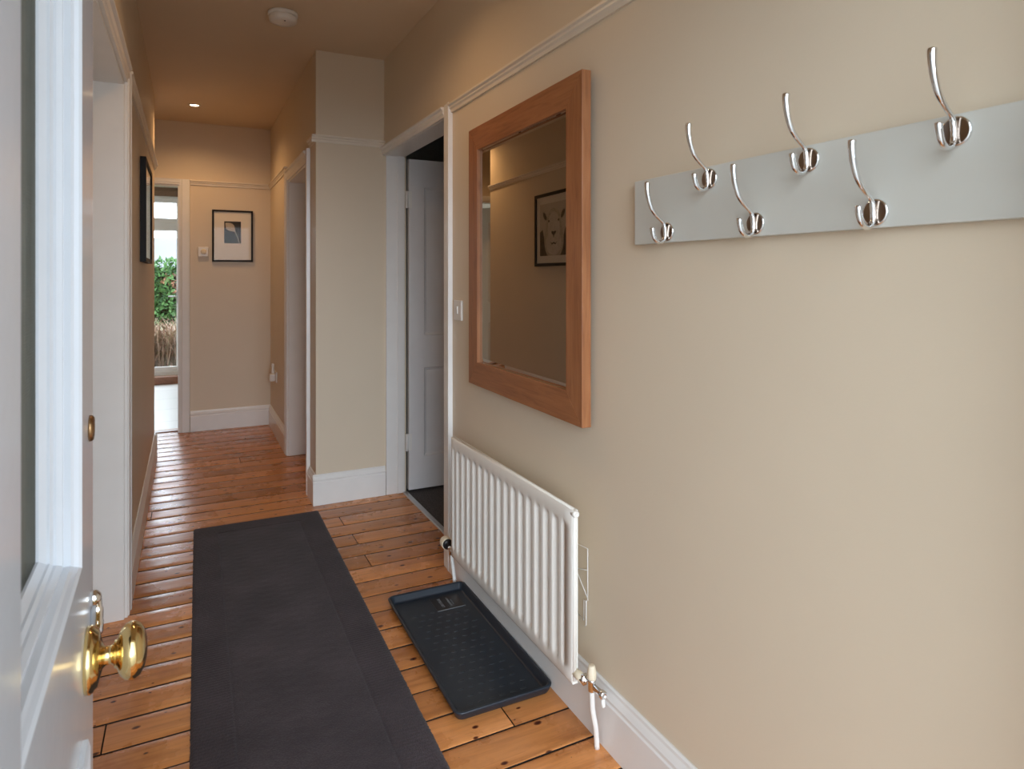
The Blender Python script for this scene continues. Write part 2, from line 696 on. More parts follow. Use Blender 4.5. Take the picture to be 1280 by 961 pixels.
# back wall with kitchen doorway X -0.86..-0.06
bm = B()
box(bm, (-0.06, YB, -0.05), (2.7, YB + 0.12, CZ))
box(bm, (-0.86, YB, 2.06), (-0.06, YB + 0.12, CZ))
box(bm, (-3.1, YB, -0.05), (-0.86, YB + 0.12, CZ))
struct('wall_back', bm, WALL, 'cream back wall with the small leaf picture', 'wall')
# front wall with the open front doorway
bm = B()
box(bm, (-0.60, 0.10, -0.05), (-0.10, YF, CZ))
box(bm, (0.95, 0.10, -0.05), (XR, YF, CZ))
box(bm, (-0.10, 0.10, 2.12), (0.95, YF, CZ))
struct('wall_front', bm, WALL, 'front wall round the open front doorway', 'wall')
bm = B()
box(bm, (-0.10, 0.10, -0.05), (0.95, 0.16, 0.012), 0.004)
struct('trim_13', bm, TILE_W)

# right-hand room beyond the half open door
bm = B()
box(bm, (1.167, 2.0, -0.05), (3.2, 3.80, -0.002))
box(bm, (1.182, 3.80, -0.05), (3.2, 5.2, -0.002))
struct('floor_bedroom', bm, CARPET, 'dark grey carpet beyond the right doorway', 'floor')
bm = B()
box(bm, (1.18, 1.88, -0.05), (3.3, 2.0, CZ))
box(bm, (1.18, 5.2, -0.05), (3.3, 5.3, CZ))
box(bm, (3.2, 2.0, -0.05), (3.3, 5.2, CZ))
struct('wall_bedroom', bm, ROOMWALL)

# kitchen shell
bm = B()
box(bm, (-3.1, YB + 0.10, -0.06), (2.7, 9.05, -0.004))
struct('floor_kitchen', bm, TILEM, 'pale tiled kitchen floor beyond the back doorway', 'floor')
bm = B()
box(bm, (-3.2, YB + 0.12, -0.05), (-3.1, 6.7, CZ))
box(bm, (-3.2, 8.7, -0.05), (-3.1, 9.15, CZ))
box(bm, (-3.2, 6.7, -0.05), (-3.1, 8.7, 0.95))
box(bm, (-3.2, 6.7, 2.2), (-3.1, 8.7, CZ))
box(bm, (2.6, YB + 0.12, -0.05), (2.7, 9.15, CZ))
box(bm, (-0.07, 9.0, -0.05), (2.6, 9.15, CZ))
box(bm, (-3.1, 9.0, -0.05), (-2.42, 9.15, CZ))
box(bm, (-2.42, 9.0, 2.26), (-0.07, 9.15, CZ))
struct('wall_kitchen', bm, KWALL)
bm = B()
box(bm, (-3.2, 6.16, CZ), (-1.5, 9.2, CZ + 0.1))
struct('ceiling_kitchen', bm, CEIL)
bm = B()
box(bm, (-2.42, 8.86, -0.004), (-0.07, 9.0, 0.085), 0.004)
struct('trim_14', bm, TILE_W, 'brown timber step under the glazed kitchen door', 'step')
bm = B()
box(bm, (-0.86, YB + 0.06, -0.006), (-0.06, YB + 0.12, 0.006), 0.002)
struct('trim_15', bm, TILE_W)

# outside
bm = B()
box(bm, (-30, -30, -0.4), (30, 0.10, -0.12))
struct('ground_front', bm, STONE)
bm = B()
box(bm, (-40, 9.15, -0.4), (40, 60, -0.05))
struct('ground_garden', bm, SOIL)
bm = B()
rng = random.Random(3)
N = 60
top = []
for i in range(N + 1):
    x = -160 + 320 * i / N
    h = 7.0 + 3.2 * math.exp(-((x + 6) / 16) ** 2) + 1.2 * math.sin(x * 0.05) + rng.uniform(-0.25, 0.25)
    top.append((x, h))
A = [bm.verts.new((x, 150, -2)) for x, h in top]
Bv = [bm.verts.new((x, 168 + 4 * math.sin(x * 0.07), h)) for x, h in top]
D = [bm.verts.new((x, 200, -2)) for x, h in top]
for i in range(N):
    bm.faces.new([A[i], A[i + 1], Bv[i + 1], Bv[i]]).smooth = True
    bm.faces.new([Bv[i], Bv[i + 1], D[i + 1], D[i]]).smooth = True
struct('hills', bm, HILLM, 'misty grey hill far beyond the garden', 'hill')


# baseboards -------------------------------------------------------
def skirt_prof(sign, x, h=0.172, t=0.018):
    """moulded skirting section against a wall plane at x; sign points into the room"""
    p = [(0, 0.0), (t, 0.0), (t, h * 0.74), (t * 0.80, h * 0.765), (t * 0.80, h * 0.80), (t * 0.95, h * 0.83), (t * 0.62, h * 0.90), (t * 0.45, h * 0.93), (t * 0.40, h * 0.975), (t * 0.22, h), (0, h)]
    return [(x + sign * a, z) for a, z in p]


bm = B()
prism(bm, skirt_prof(-1, XR - 0.0005), 'y', YF, 2.684)
struct('baseboard_right', bm, WHITE, 'white moulded skirting along the right wall', 'skirting board')
bm = B()
prism(bm, skirt_prof(-1, YN), 'x', XC - 0.018, XR + 0.005)
prism(bm, skirt_prof(-1, XC), 'y', YN, 4.0)
prism(bm, skirt_prof(-1, XC), 'y', 5.0, YB)
struct('baseboard_nib', bm, WHITE, 'white moulded skirting round the wall nib', 'skirting board')
bm = B()
prism(bm, skirt_prof(1, XL), 'y', 2.95, 5.32)
prism(bm, skirt_prof(1, 5.32), 'x', -1.36, XL + 0.018)
struct('baseboard_left', bm, WHITE, 'white moulded skirting along the left wall', 'skirting board')
bm = B()
prism(bm, skirt_prof(-1, YB), 'x', 0.018, XC)
prism(bm, skirt_prof(-1, YB), 'x', -1.36, -0.94)
struct('baseboard_back', bm, WHITE, 'white moulded skirting along the back wall', 'skirting board')


# picture rail -------------------------------------------------------
def rail_prof(sign, x, z=RAIL_Z):
    p = [(0, 0), (0.008, 0.0), (0.010, 0.012), (0.016, 0.018), (0.016, 0.026), (0.024, 0.030), (0.024, 0.038), (0.012, 0.042), (0, 0.042)]
    return [(x + sign * a, z + b) for a, b in p]


def rail_struct(name, segs):
    bm = B()
    for prof_, ax, a, b_ in segs:
        prism(bm, prof_, ax, a, b_)
    return struct(name, bm, WALLTRIM)


WALLTRIM = mat('cream_painted_rail', (0.76, 0.69, 0.58), 0.35, var=0.02)
rail_struct('trim_1', [(rail_prof(-1, XR, 2.020), 'y', YF, 2.685)])
rail_struct('trim_2', [(rail_prof(-1, YN), 'x', XC - 0.024, XR), (rail_prof(-1, XC), 'y', YN, 3.98)])
rail_struct('trim_3', [(rail_prof(1, XL), 'y', 2.94, 5.32), (rail_prof(1, 5.32), 'x', -1.36, XL)])
rail_struct('trim_4', [(rail_prof(-1, YB), 'x', 0.015, XC), (rail_prof(-1, XC), 'y', 5.0, YB)])


# architraves and door linings ---------------------------------------
def arch_prof(y, sgn, x, xs, w=0.075):
    """architrave section in (x,y): inner edge at y, running sgn*w along y; standing off the wall x by xs*18mm"""
    p = [(0, 0), (0.010, 0.0), (0.010, 0.012), (0.015, 0.016), (0.016, w * 0.7), (0.020, w * 0.8), (0.020, w * 0.97), (0.0, w)]
    return [(x + xs * a, y + sgn * b) for a, b in p]


def arch_head(z, x, xs, w=0.06):
    p = [(0, 0), (0.010, 0.0), (0.012, 0.012), (0.016, 0.016), (0.017, w * 0.7), (0.026, w * 0.8), (0.026, w * 0.97), (0.0, w)]
    return [(x + xs * a, z + b) for a, b in p]


# right doorway, near side architrave + lining
bm = B()
prism(bm, arch_prof(2.765, -1, XR, -1, 0.082), 'z', 0, 2.066)
prism(bm, arch_head(2.018, XR, -1, 0.046), 'y', 2.765, YN)
struct('trim_5', bm, WHITE, 'white architrave round the right doorway', 'architrave')
bm = B()
box(bm, (XR, 2.758, 0), (1.178, 2.772, 2.03))
box(bm, (XR + 0.010, YN - 0.015, 0), (1.165, YN - 0.0005, 2.018))
box(bm, (1.120, YN - 0.024, 0), (1.165, YN - 0.015, 2.018), 0.003)
box(bm, (XR + 0.001, 2.772, 2.016), (1.165, YN - 0.001, 2.03))
struct('trim_6', bm, WHITE, 'white lining of the right doorway', 'door lining')
bm = B()
box(bm, (1.152, 2.772, -0.003), (1.180, YN - 0.024, 0.008), 0.003)
struct('trim_7', bm, STEEL, 'metal carpet bar across the right doorway', 'threshold strip')
# inner right doorway (past the nib)
bm = B()
prism(bm, arch_prof(4.08, -1, XC, -1, 0.085), 'z', 0, 2.06)
prism(bm, arch_prof(4.93, 1, XC, -1, 0.075), 'z', 0, 2.06)
prism(bm, arch_head(1.99, XC, -1, 0.072), 'y', 4.08, 4.93)
box(bm, (XC, 4.08, 0), (0.80, 4.094, 1.99))
box(bm, (XC, 4.916, 0), (0.80, 4.93, 1.99), 0.004)
box(bm, (XC, 4.094, 1.976), (0.80, 4.916, 1.99))
struct('trim_8', bm, WHITE, 'white architrave of the narrow doorway past the nib', 'architrave')
# left doorway
bm = B()
prism(bm, arch_prof(2.868, 1, XL, 1, 0.08), 'z', 0, 2.09)
prism(bm, arch_head(2.038, XL, 1, 0.06), 'y', 1.68, 2.868)
prism(bm, arch_prof(1.762, -1, XL, 1, 0.08), 'z', 0, 2.09)
struct('trim_9', bm, WHITE, 'white architrave of the left doorway', 'architrave')
bm = B()
box(bm, (-0.40, 2.853, 0), (XL, 2.869, 2.04), 0.002)
box(bm, (-0.40, 1.761, 0), (XL, 1.776, 2.04), 0.002)
box(bm, (-0.40, 1.776, 2.025), (XL, 2.853, 2.0395), 0.002)
struct('trim_10', bm, WHITE, 'white lining of the left doorway', 'door lining')
# kitchen doorway
bm = B()
for pr, ax, a, b_ in (([(-0.062 + b, YB - a) for a, b in [(0, 0), (0.012, 0), (0.014, 0.014), (0.018, 0.02), (0.020, 0.06), (0.022, 0.074), (0, 0.078)]], 'z', 0, 2.105),
                      ([(-0.858 - b, YB - a) for a, b in [(0, 0), (0.012, 0), (0.014, 0.014), (0.018, 0.02), (0.020, 0.06), (0.022, 0.074), (0, 0.078)]], 'z', 0, 2.105)):
    prism(bm, pr, ax, a, b_)
prism(bm, [(YB - a, 2.058 + b) for a, b in [(0, 0), (0.012, 0), (0.014, 0.012), (0.018, 0.016), (0.022, 0.04), (0.024, 0.046), (0, 0.047)]], 'x', -0.86, -0.06)
struct('trim_11', bm, WHITE, 'white architrave of the kitchen doorway', 'architrave')
bm = B()
box(bm, (-0.075, YB, 0), (-0.0605, YB + 0.12, 2.06))
box(bm, (-0.8595, YB, 0), (-0.845, YB + 0.12, 2.06))
box(bm, (-0.845, YB, 2.045), (-0.075, YB + 0.12, 2.0595))
struct('trim_12', bm, WHITE)


# ------------------------------------------------------------------ doors
def slab(bm, w, z0, z1, t, holes):
    """front (y=0) and back (y=t) faces of a leaf with rectangular holes, plus its outer edges; local x 0..w"""
    xs = sorted({0, w} | {h[0] for h in holes} | {h[2] for h in holes})
    zs = sorted({z0, z1} | {h[1] for h in holes} | {h[3] for h in holes})
    for a, b_ in zip(xs, xs[1:]):
        for c, d in zip(zs, zs[1:]):
            mx, mz = (a + b_) / 2, (c + d) / 2
            if any(h[0] < mx < h[2] and h[1] < mz < h[3] for h in holes):
                continue
            quad(bm, [(a, 0, c), (b_, 0, c), (b_, 0, d), (a, 0, d)])
            quad(bm, [(a, t, c), (a, t, d), (b_, t, d), (b_, t, c)])
    quad(bm, [(0, 0, z0), (0, 0, z1), (0, t, z1), (0, t, z0)])
    quad(bm, [(w, 0, z0), (w, t, z0), (w, t, z1), (w, 0, z1)])
    quad(bm, [(0, 0, z0), (0, t, z0), (w, t, z0), (w, 0, z0)])
    quad(bm, [(0, 0, z1), (w, 0, z1), (w, t, z1), (0, t, z1)])


PANELP = [(0, 0), (0.003, 0.002), (0.006, 0.0065), (0.012, 0.008), (0.016, 0.012), (0.020, 0.013)]


def panel_door(name, w, z0, z1, t, holes, loc, rot, m, label):
    d = struct_empty(name, loc, rot, label, 'door')
    bm = B()
    slab(bm, w, z0, z1, t, holes)
    I = Matrix.Identity(4)
    flip = Matrix(((1, 0, 0, 0), (0, -1, 0, t), (0, 0, 1, 0), (0, 0, 0, 1)))
    for h in holes:
        frame_sweep(bm, h, PANELP, I)
        frame_sweep(bm, h, PANELP, flip)
    bmesh.ops.remove_doubles(bm, verts=bm.verts, dist=1e-5)
    obj('leaf', bm, m, d, local=True)
    for h in holes:
        bm = B()
        i = 0.019
        box(bm, (h[0] + i, 0.0125, h[1] + i), (h[2] - i, t - 0.0125, h[3] - i))
        obj('panel', bm, m, d, local=True)
    return d


# right door, open into the room; its face looks back down the hall
d2 = panel_door('door_2', 0.76, 0.012, 2.004, 0.036,
                [(0.095, 0.205, 0.345, 0.745), (0.415, 0.205, 0.665, 0.745), (0.095, 0.94, 0.345, 1.84), (0.415, 0.94, 0.665, 1.84)],
                (1.190, 3.775, 0), 0, DOORWHITE, 'white panelled door standing open inside the right doorway')
for z in (0.30, 1.76):
    bm = B()
    tube(bm, [(-0.012, -0.003, z - 0.05), (-0.012, -0.003, z + 0.05)], 0.007, 10)
    box(bm, (-0.022, -0.002, z - 0.05), (-0.012, 0.001, z + 0.05))
    box(bm, (-0.012, -0.0015, z - 0.05), (0.018, 0.0, z + 0.05))
    obj('hinge', bm, WHITE, d2, local=True)

panel_door('door_3', 1.070, 0.008, 2.022, 0.036,
                [(0.11, 0.22, 0.495, 0.80), (0.575, 0.22, 0.96, 0.80), (0.11, 1.0, 0.495, 1.88), (0.575, 1.0, 0.96, 1.88)],
                (-0.358, 1.780, 0), PI / 2, DOORWHITE, 'white panelled door shut in the left doorway')
panel_door('door_4', 0.818, 0.008, 1.972, 0.036,
           [(0.10, 0.20, 0.37, 0.76), (0.448, 0.20, 0.718, 0.76), (0.10, 0.95, 0.37, 1.84), (0.448, 0.95, 0.718, 1.84)],
           (0.790, 4.914, 0), -PI / 2, DOORWHITE, 'white door set back in the narrow doorway past the nib')
panel_door('door_5', 0.76, 0.010, 2.04, 0.036,
           [(0.09, 0.22, 0.34, 0.80), (0.42, 0.22, 0.67, 0.80), (0.09, 1.02, 0.34, 1.88), (0.42, 1.02, 0.67, 1.88)],
           (-0.838, YB + 0.140, 0), math.radians(60), DOORWHITE, 'white panelled kitchen door standing half open')

# front door, open ninety degrees against the left wall
FDX, FDY = -0.1040, 0.372
fd = struct_empty('door_1', (FDX, FDY, 0), math.atan2(1, -0.0247), 'white front door standing open on the left with brass knob', 'door')
FW, FT = 0.730, 0.058
AP = (0.209, 0.930, 0.602, 1.90)
LP = (0.165, 0.20, 0.602, 0.715)
bm = B()
slab(bm, FW, 0.012, 2.06, FT, [AP, LP])
I4 = Matrix.Identity(4)
flipF = Matrix(((1, 0, 0, 0), (0, -1, 0, FT), (0, 0, 1, 0), (0, 0, 0, 1)))
frame_sweep(bm, LP, [(0, 0), (0, -0.006), (0.006, -0.009), (0.016, -0.006), (0.022, 0.004), (0.030, 0.012)], I4)
frame_sweep(bm, LP, PANELP, flipF)
bmesh.ops.remove_doubles(bm, verts=bm.verts, dist=1e-5)
obj('leaf', bm, FRONTWHITE, fd, local=True)
bm = B()
box(bm, (LP[0] + 0.019, 0.0118, LP[1] + 0.019), (LP[2] - 0.019, FT - 0.0125, LP[3] - 0.019))
obj('panel', bm, FRONTWHITE, fd, local=True)
bm = B()
frame_sweep(bm, AP, [(0, 0), (0.004, 0.0), (0.007, 0.003), (0.009, 0.008), (0.012, 0.011), (0.012, 0.0185), (0.015, 0.0195), (0.018, 0.025), (0.018, 0.028), (0.023, 0.031), (0.023, 0.034), (0.030, 0.041), (0.030, 0.044)], I4)
frame_sweep(bm, AP, [(0, 0), (0.012, 0.003), (0.020, 0.008), (0.030, 0.009)], flipF)
obj('glazing_bead', bm, FRONTWHITE, fd, local=True)
bm = B()
box(bm, (AP[0] + 0.029, 0.044, AP[1] + 0.029), (AP[2] - 0.029, 0.048, AP[3] - 0.029))
obj('glass', bm, DOORGLASS, fd, local=True)
# brass knob on a stepped rose
KU, KZ = 0.640, 0.796
bm = B()
lathe(bm, [(0, 0), (0.040, 0), (0.0415, 0.002), (0.0415, 0.006), (0.039, 0.010), (0.0365, 0.011), (0.0345, 0.014), (0.024, 0.0165), (0.0145, 0.019), (0.0118, 0.022), (0.0112, 0.028), (0.0135, 0.0315), (0.0175, 0.0325), (0.0175, 0.0345), (0.0195, 0.0355), (0.028, 0.039), (0.034, 0.0445), (0.0362, 0.051), (0.0355, 0.0565), (0.0315, 0.0625), (0.0235, 0.0672), (0.012, 0.0698), (0, 0.0705)],
      (KU, 0, KZ), (0, -1, 0), 48)
obj('door_knob', bm, BRASS, fd, local=True)
# chrome drop escutcheon over the keyhole
bm = B()
EU, EZ = 0.702, 0.850
lathe(bm, [(0, 0), (0.010, 0), (0.011, 0.003), (0.0095, 0.008), (0.005, 0.012), (0, 0.013)], (EU, 0, EZ), (0, -1, 0), 20)
tube(bm, spline([(EU, -0.007, EZ), (EU, -0.0075, EZ - 0.016), (EU, -0.007, EZ - 0.034), (EU, -0.006, EZ - 0.050)]), [0.006] * 6 + [0.0075] * 6 + [0.0085] * 6 + [0.008], 14)
obj('keyhole_cover', bm, CHROME, fd, local=True)['label'] = 'chrome keyhole cover'
bm = B()
lathe(bm, [(0, 0), (0.0175, 0), (0.0175, 0.003), (0.0155, 0.0055), (0.0125, 0.0055), (0.0115, 0.0042), (0.009, 0.0042), (0.0085, 0.006), (0, 0.0065)], (0.680, 0, 1.092), (0, -1, 0), 32)
obj('lock_cylinder', bm, BRONZE, fd, local=True)['label'] = 'bronze lock cylinder'
bm = B()
box(bm, (FW - 0.001, 0.018, 0.73), (FW + 0.0015, 0.042, 0.90))
box(bm, (FW + 0.001, 0.024, 0.80), (FW + 0.010, 0.036, 0.83), 0.002)
obj('latch_plate', bm, STEEL, fd, local=True)

# glazed kitchen door (opens to the garden) with fanlight over and an unseen fixed light added to brighten the kitchen
KY = 9.03


def glazed(parent, x0, z0, x1, z1, s, rb, part, m, gm):
    bm = B()
    M = Matrix.Translation((0, KY, 0))
    frame_sweep(bm, (x0, z0, x1, z1), [(0, 0), (s - 0.012, 0), (s, 0.012), (s, 0.05), (0, 0.05)], M, close=True)
    if rb:
        box(bm, (x0 + s - 0.010, KY + 0.004, z0 + s - 0.010), (x1 - s + 0.010, KY + 0.046, z0 + rb))
    obj(part, bm, m, parent)
    bm = B()
    box(bm, (x0 + s - 0.004, KY + 0.024, z0 + max(s, rb) - 0.004), (x1 - s + 0.004, KY + 0.030, z1 - s + 0.004))
    obj('glass', bm, gm, parent)


d6 = struct_empty('door_6', (-0.5, KY, 0.085), 0, 'white glazed garden door at the far end of the kitchen', 'door')
glazed(d6, -0.92, 0.0853, -0.072, 1.9095, 0.055, 0.10, 'frame', WHITE, GLASS)
bm = B()
box(bm, (-0.125, KY - 0.006, 0.96), (-0.095, KY, 1.13), 0.004)
tube(bm, [(-0.110, KY - 0.006, 1.05), (-0.110, KY - 0.045, 1.05), (-0.125, KY - 0.05, 1.05), (-0.215, KY - 0.05, 1.05)], 0.008, 10)
obj('door_handle', bm, STEEL, d6)
w1 = struct_empty('window_1', (-0.5, KY, 1.91), 0, 'narrow white fanlight over the glazed garden door', 'window')
glazed(w1, -0.92, 1.91, -0.072, 2.255, 0.055, 0.10, 'window_frame', WHITE, GLASS)
w2 = struct_empty('window_2', (-1.6, KY, 0.085), 0, 'added unseen tall glazed side light beside the garden door', 'window')
glazed(w2, -2.418, 0.088, -0.922, 2.255, 0.06, 0, 'window_frame', WHITE, GLASS)

w3 = struct_empty('window_3', (-3.15, 7.7, 0.95), 0, 'added unseen kitchen side window beyond the back doorway', 'window')  # window added out of view to bring more daylight into the kitchen
bm = B()
SW = Matrix(((0, -1, 0, -3.12), (1, 0, 0, 0), (0, 0, 1, 0), (0, 0, 0, 1)))
frame_sweep(bm, (6.7, 0.95, 8.7, 2.2), [(0, 0), (0.05, 0), (0.055, 0.006), (0.055, 0.05), (0, 0.05)], SW, close=True)
box(bm, (-3.165, 7.67, 1.0), (-3.125, 7.73, 2.15))
obj('window_frame', bm, WHITE, w3)
bm = B()
box(bm, (-3.150, 6.75, 1.0), (-3.144, 8.65, 2.15))
obj('glass', bm, GLASS, w3)

# ------------------------------------------------------------------ things: runner
bm = B()
rug_rot = math.radians(-0.7)
RW, RL = 0.617, 2.65
nx, ny = 60, 420
xb = 0.118


def rug_h(u, v):
    """pile height: plain centre, ribbed border, incised line between"""
    e = min(u, RW - u)
    ev = min(v, RL - v)
    b = min(e, ev)
    z = 0.0105
    if b < 0.008:
        z *= 0.35 + 0.65 * (b / 0.008)
    if b < xb - 0.004:
        z += 0.0009 * math.sin(2 * PI * v / 0.014) - 0.0002
    elif b < xb + 0.004:
        z -= 0.0028
    else:
        z += 0.0004 * math.sin(2 * PI * v / 0.045) * math.sin(u * 40)
    return z


us = sorted(set([RW * i / 40 for i in range(41)] + [xb - 0.006, xb - 0.004, xb, xb + 0.004, xb + 0.006] + [RW - a for a in (xb - 0.006, xb - 0.004, xb, xb + 0.004, xb + 0.006)] + [0.003, 0.008, RW - 0.003, RW - 0.008]))
vs_ = [RL * j / 660 for j in range(661)]
grid = []
rr = random.Random(5)
for v in vs_:
    wob = rr.uniform(-0.0012, 0.0012)
    row = []
    for u in us:
        e = (wob if u in (us[0], us[-1]) else 0)
        row.append(bm.verts.new((u - RW / 2 + e, v, rug_h(u, v))))
    grid.append(row)
for j in range(len(vs_) - 1):
    for i in range(len(us) - 1):
        bm.faces.new([grid[j][i], grid[j][i + 1], grid[j + 1][i + 1], grid[j + 1][i]]).smooth = True
# underside and edge
ring = [grid[0][i] for i in range(len(us))] + [grid[j][-1] for j in range(1, len(vs_))] + [grid[-1][i] for i in range(len(us) - 2, -1, -1)] + [grid[j][0] for j in range(len(vs_) - 2, 0, -1)]
low = [bm.verts.new((v.co.x, v.co.y, 0.001)) for v in ring]
for i in range(len(ring)):
    k = (i + 1) % len(ring)
    bm.faces.new([ring[k], ring[i], low[i], low[k]])
bm.faces.new(low[::-1])
rug = obj('hall_runner', bm, RUGM)
rug.location = (0.302, 1.04, 0)
rug.rotation_euler = (0, 0, rug_rot)
tag(rug, 'long charcoal runner rug lying along the floorboards', 'rug')

# ------------------------------------------------------------------ boot tray
tr = thing('boot_tray', 'dark blue-black plastic boot tray on floorboards under the radiator', 'tray', (0.862, 2.137, 0), math.radians(-0.7))
TW, TL, TH = 0.326, 0.772, 0.030


def rrect(w, l, r, z, n=6):
    pts = []
    for cx, cy, a0 in ((w / 2 - r, l / 2 - r, 0), (-w / 2 + r, l / 2 - r, 90), (-w / 2 + r, -l / 2 + r, 180), (w / 2 - r, -l / 2 + r, 270)):
        for k in range(n + 1):
            a = math.radians(a0 + 90 * k / n)
            pts.append((cx + r * math.cos(a), cy + r * math.sin(a), z))
    return pts


bm = B()
loops = []
for ins, z, r in ((0.014, 0.001, 0.018), (0.010, 0.004, 0.02), (0.001, TH - 0.006, 0.025), (0.0, TH - 0.002, 0.026), (0.002, TH, 0.025), (0.008, TH, 0.022), (0.011, TH - 0.003, 0.02), (0.018, 0.010, 0.014), (0.021, 0.0065, 0.012), (0.026, 0.0055, 0.010)):
    loops.append([bm.verts.new(p) for p in rrect(TW - 2 * ins, TL - 2 * ins, r, z)])
n = len(loops[0])
for a, b_ in zip(loops, loops[1:]):
    for k in range(n):
        bm.faces.new([a[k], a[(k + 1) % n], b_[(k + 1) % n], b_[k]]).smooth = True
bm.faces.new(loops[0][::-1])
bm.faces.new(loops[-1])
cnt = 0
for j in range(15):
    for i in range(6):
        x = -0.095 + i * 0.036 + (0.018 if j % 2 else 0)
        y = -0.325 + j * 0.040
        if x > 0.108:
            continue
        if x > -0.02 and y > 0.2:
            continue
        t = bmesh.new()
        bmesh.ops.create_uvsphere(t, u_segments=12, v_segments=6, radius=1)
        for v in t.verts:
            v.co = Vector((x + v.co.x * 0.011, y + v.co.y * 0.0045, 0.0052 + v.co.z * 0.0017))
        for f in t.faces:
            f.smooth = True
        merge(bm, t)
obj('tray_body', bm, TRAYM, tr, local=True)
bm = B()
box(bm, (-0.002, 0.232, 0.005), (0.112, 0.338, 0.0062), 0.0005)
obj('label_panel', bm, BLACKPL, tr, local=True)
bm = B()
rr = random.Random(11)
# two lines of worn, unreadable embossed lettering and a rule
for x, y0, y1, h, wd in ((0.030, 0.253, 0.325, 0.012, 0.0042), (0.062, 0.255, 0.322, 0.007, 0.0026), (0.074, 0.262, 0.300, 0.005, 0.0020)):
    y = y1
    while y > y0:
        for s in range(2):
            yy = y - rr.uniform(0, wd)
            a = rr.uniform(0.25, 1.0)
            box(bm, (x - h / 2, yy - 0.0009, 0.0060), (x - h / 2 + h * a, yy + 0.0009, 0.0068))
        box(bm, (x + rr.uniform(-h / 2, h / 3), y - wd, 0.0060), (x + h / 2, y - wd * 0.3, 0.0068))
        y -= wd * 1.8
box(bm, (-0.002, 0.2315, 0.0055), (0.112, 0.234, 0.0072))
obj('lettering', bm, INK, tr, local=True)['label'] = 'pale grey worn lettering'

# ------------------------------------------------------------------ radiator
RX0, RX1 = 0.963, 0.986
RY0, RY1, RZ0, RZ1 = 1.560, 2.500, 0.150, 0.640
rad = thing('radiator', 'white single panel radiator with vertical flutes under the mirror', 'radiator', (1.0, 2.03, 0))
bm = B()
NF = 16
margin = 0.034
pitch = (RY1 - RY0 - 2 * margin) / NF


def sm(x):
    x = max(0, min(1, x))
    return x * x * (3 - 2 * x)


def flute(y):
    p = ((y - RY0 - margin) / pitch) % 1.0
    if y < RY0 + margin or y > RY1 - margin:
        return 0.0
    # raised flat-topped rib with sloping sides
    a = abs(p - 0.5) * 2
    return sm((0.84 - a) / 0.56)


def sm(x):
    x = max(0, min(1, x))
    return x * x * (3 - 2 * x)


ysr = [RY0, RY0 + 0.004] + [RY0 + margin + (RY1 - RY0 - 2 * margin) * i / (NF * 16) for i in range(NF * 16 + 1)] + [RY1 - 0.004, RY1]
zsr = [RZ0, RZ0 + 0.003, RZ0 + 0.012, RZ0 + 0.034, RZ0 + 0.040, RZ0 + 0.046, RZ0 + 0.053, RZ0 + 0.060, RZ0 + 0.1, (RZ0 + RZ1) / 2, RZ1 - 0.1, RZ1 - 0.062, RZ1 - 0.055, RZ1 - 0.048, RZ1 - 0.041, RZ1 - 0.035, RZ1 - 0.012, RZ1 - 0.004, RZ1]
G = []
for z in zsr:
    row = []
    zm = sm((z - RZ0 - 0.034) / 0.026) * sm((RZ1 - 0.035 - z) / 0.027)
    for y in ysr:
        e = min(z - RZ0, RZ1 - z, y - RY0, RY1 - y)
        rnd = 0.006 * (1 - sm(e / 0.010))
        # the pressed grooves sink back from the face
        x = RX0 + rnd + 0.0125 * zm * (1 - flute(y)) * (1 if RY0 + margin < y < RY1 - margin else 0)
        row.append(bm.verts.new((x, y, z)))
    G.append(row)
for j in range(len(zsr) - 1):
    for i in range(len(ysr) - 1):
        bm.faces.new([G[j][i], G[j + 1][i], G[j + 1][i + 1], G[j][i + 1]]).smooth = True
ring = [G[0][i] for i in range(len(ysr))] + [G[j][-1] for j in range(1, len(zsr))] + [G[-1][i] for i in range(len(ysr) - 2, -1, -1)] + [G[j][0] for j in range(len(zsr) - 2, 0, -1)]
low = [bm.verts.new((RX1, v.co.y, v.co.z)) for v in ring]
for i in range(len(ring)):
    k = (i + 1) % len(ring)
    bm.faces.new([ring[i], ring[k], low[k], low[i]])
bm.faces.new(low)
bmesh.ops.recalc_face_normals(bm, faces=bm.faces)
obj('panel', bm, RADWHITE, rad)
# rolled top seam, side seams and air vents at the corners
bm = B()
tube(bm, [(RX1 - 0.010, RY0 + 0.01, RZ1 - 0.004), (RX1 - 0.010, RY1 - 0.01, RZ1 - 0.004)], 0.0072, 12)
tube(bm, [(RX1 - 0.011, RY0 + 0.001, RZ0 + 0.01), (RX1 - 0.011, RY0 + 0.001, RZ1 - 0.005)], 0.0065, 10)
obj('seam', bm, RADWHITE, rad)
bm = B()
lathe(bm, [(0, 0.004), (0.004, 0.004), (0.005, 0.006), (0.009, 0.006), (0.010, 0.0), (0.010, -0.012), (0, -0.012)], (RX1 - 0.010, RY0 - 0.004, RZ1 - 0.010), (0, -1, 0), 20)
obj('air_vent', bm, RADWHITE, rad)
for y in (1.75, 2.32):
    bm = B()
    box(bm, (RX1 - 0.002, y - 0.02, RZ0 + 0.06), (RX1 + 0.008, y + 0.02, RZ1 - 0.06), 0.002)
    box(bm, (RX1, y - 0.014, 0.24), (XR + 0.001, y + 0.014, 0.27))
    box(bm, (RX1, y - 0.014, 0.52), (XR + 0.001, y + 0.014, 0.55))
    obj('bracket', bm, RADWHITE, rad)
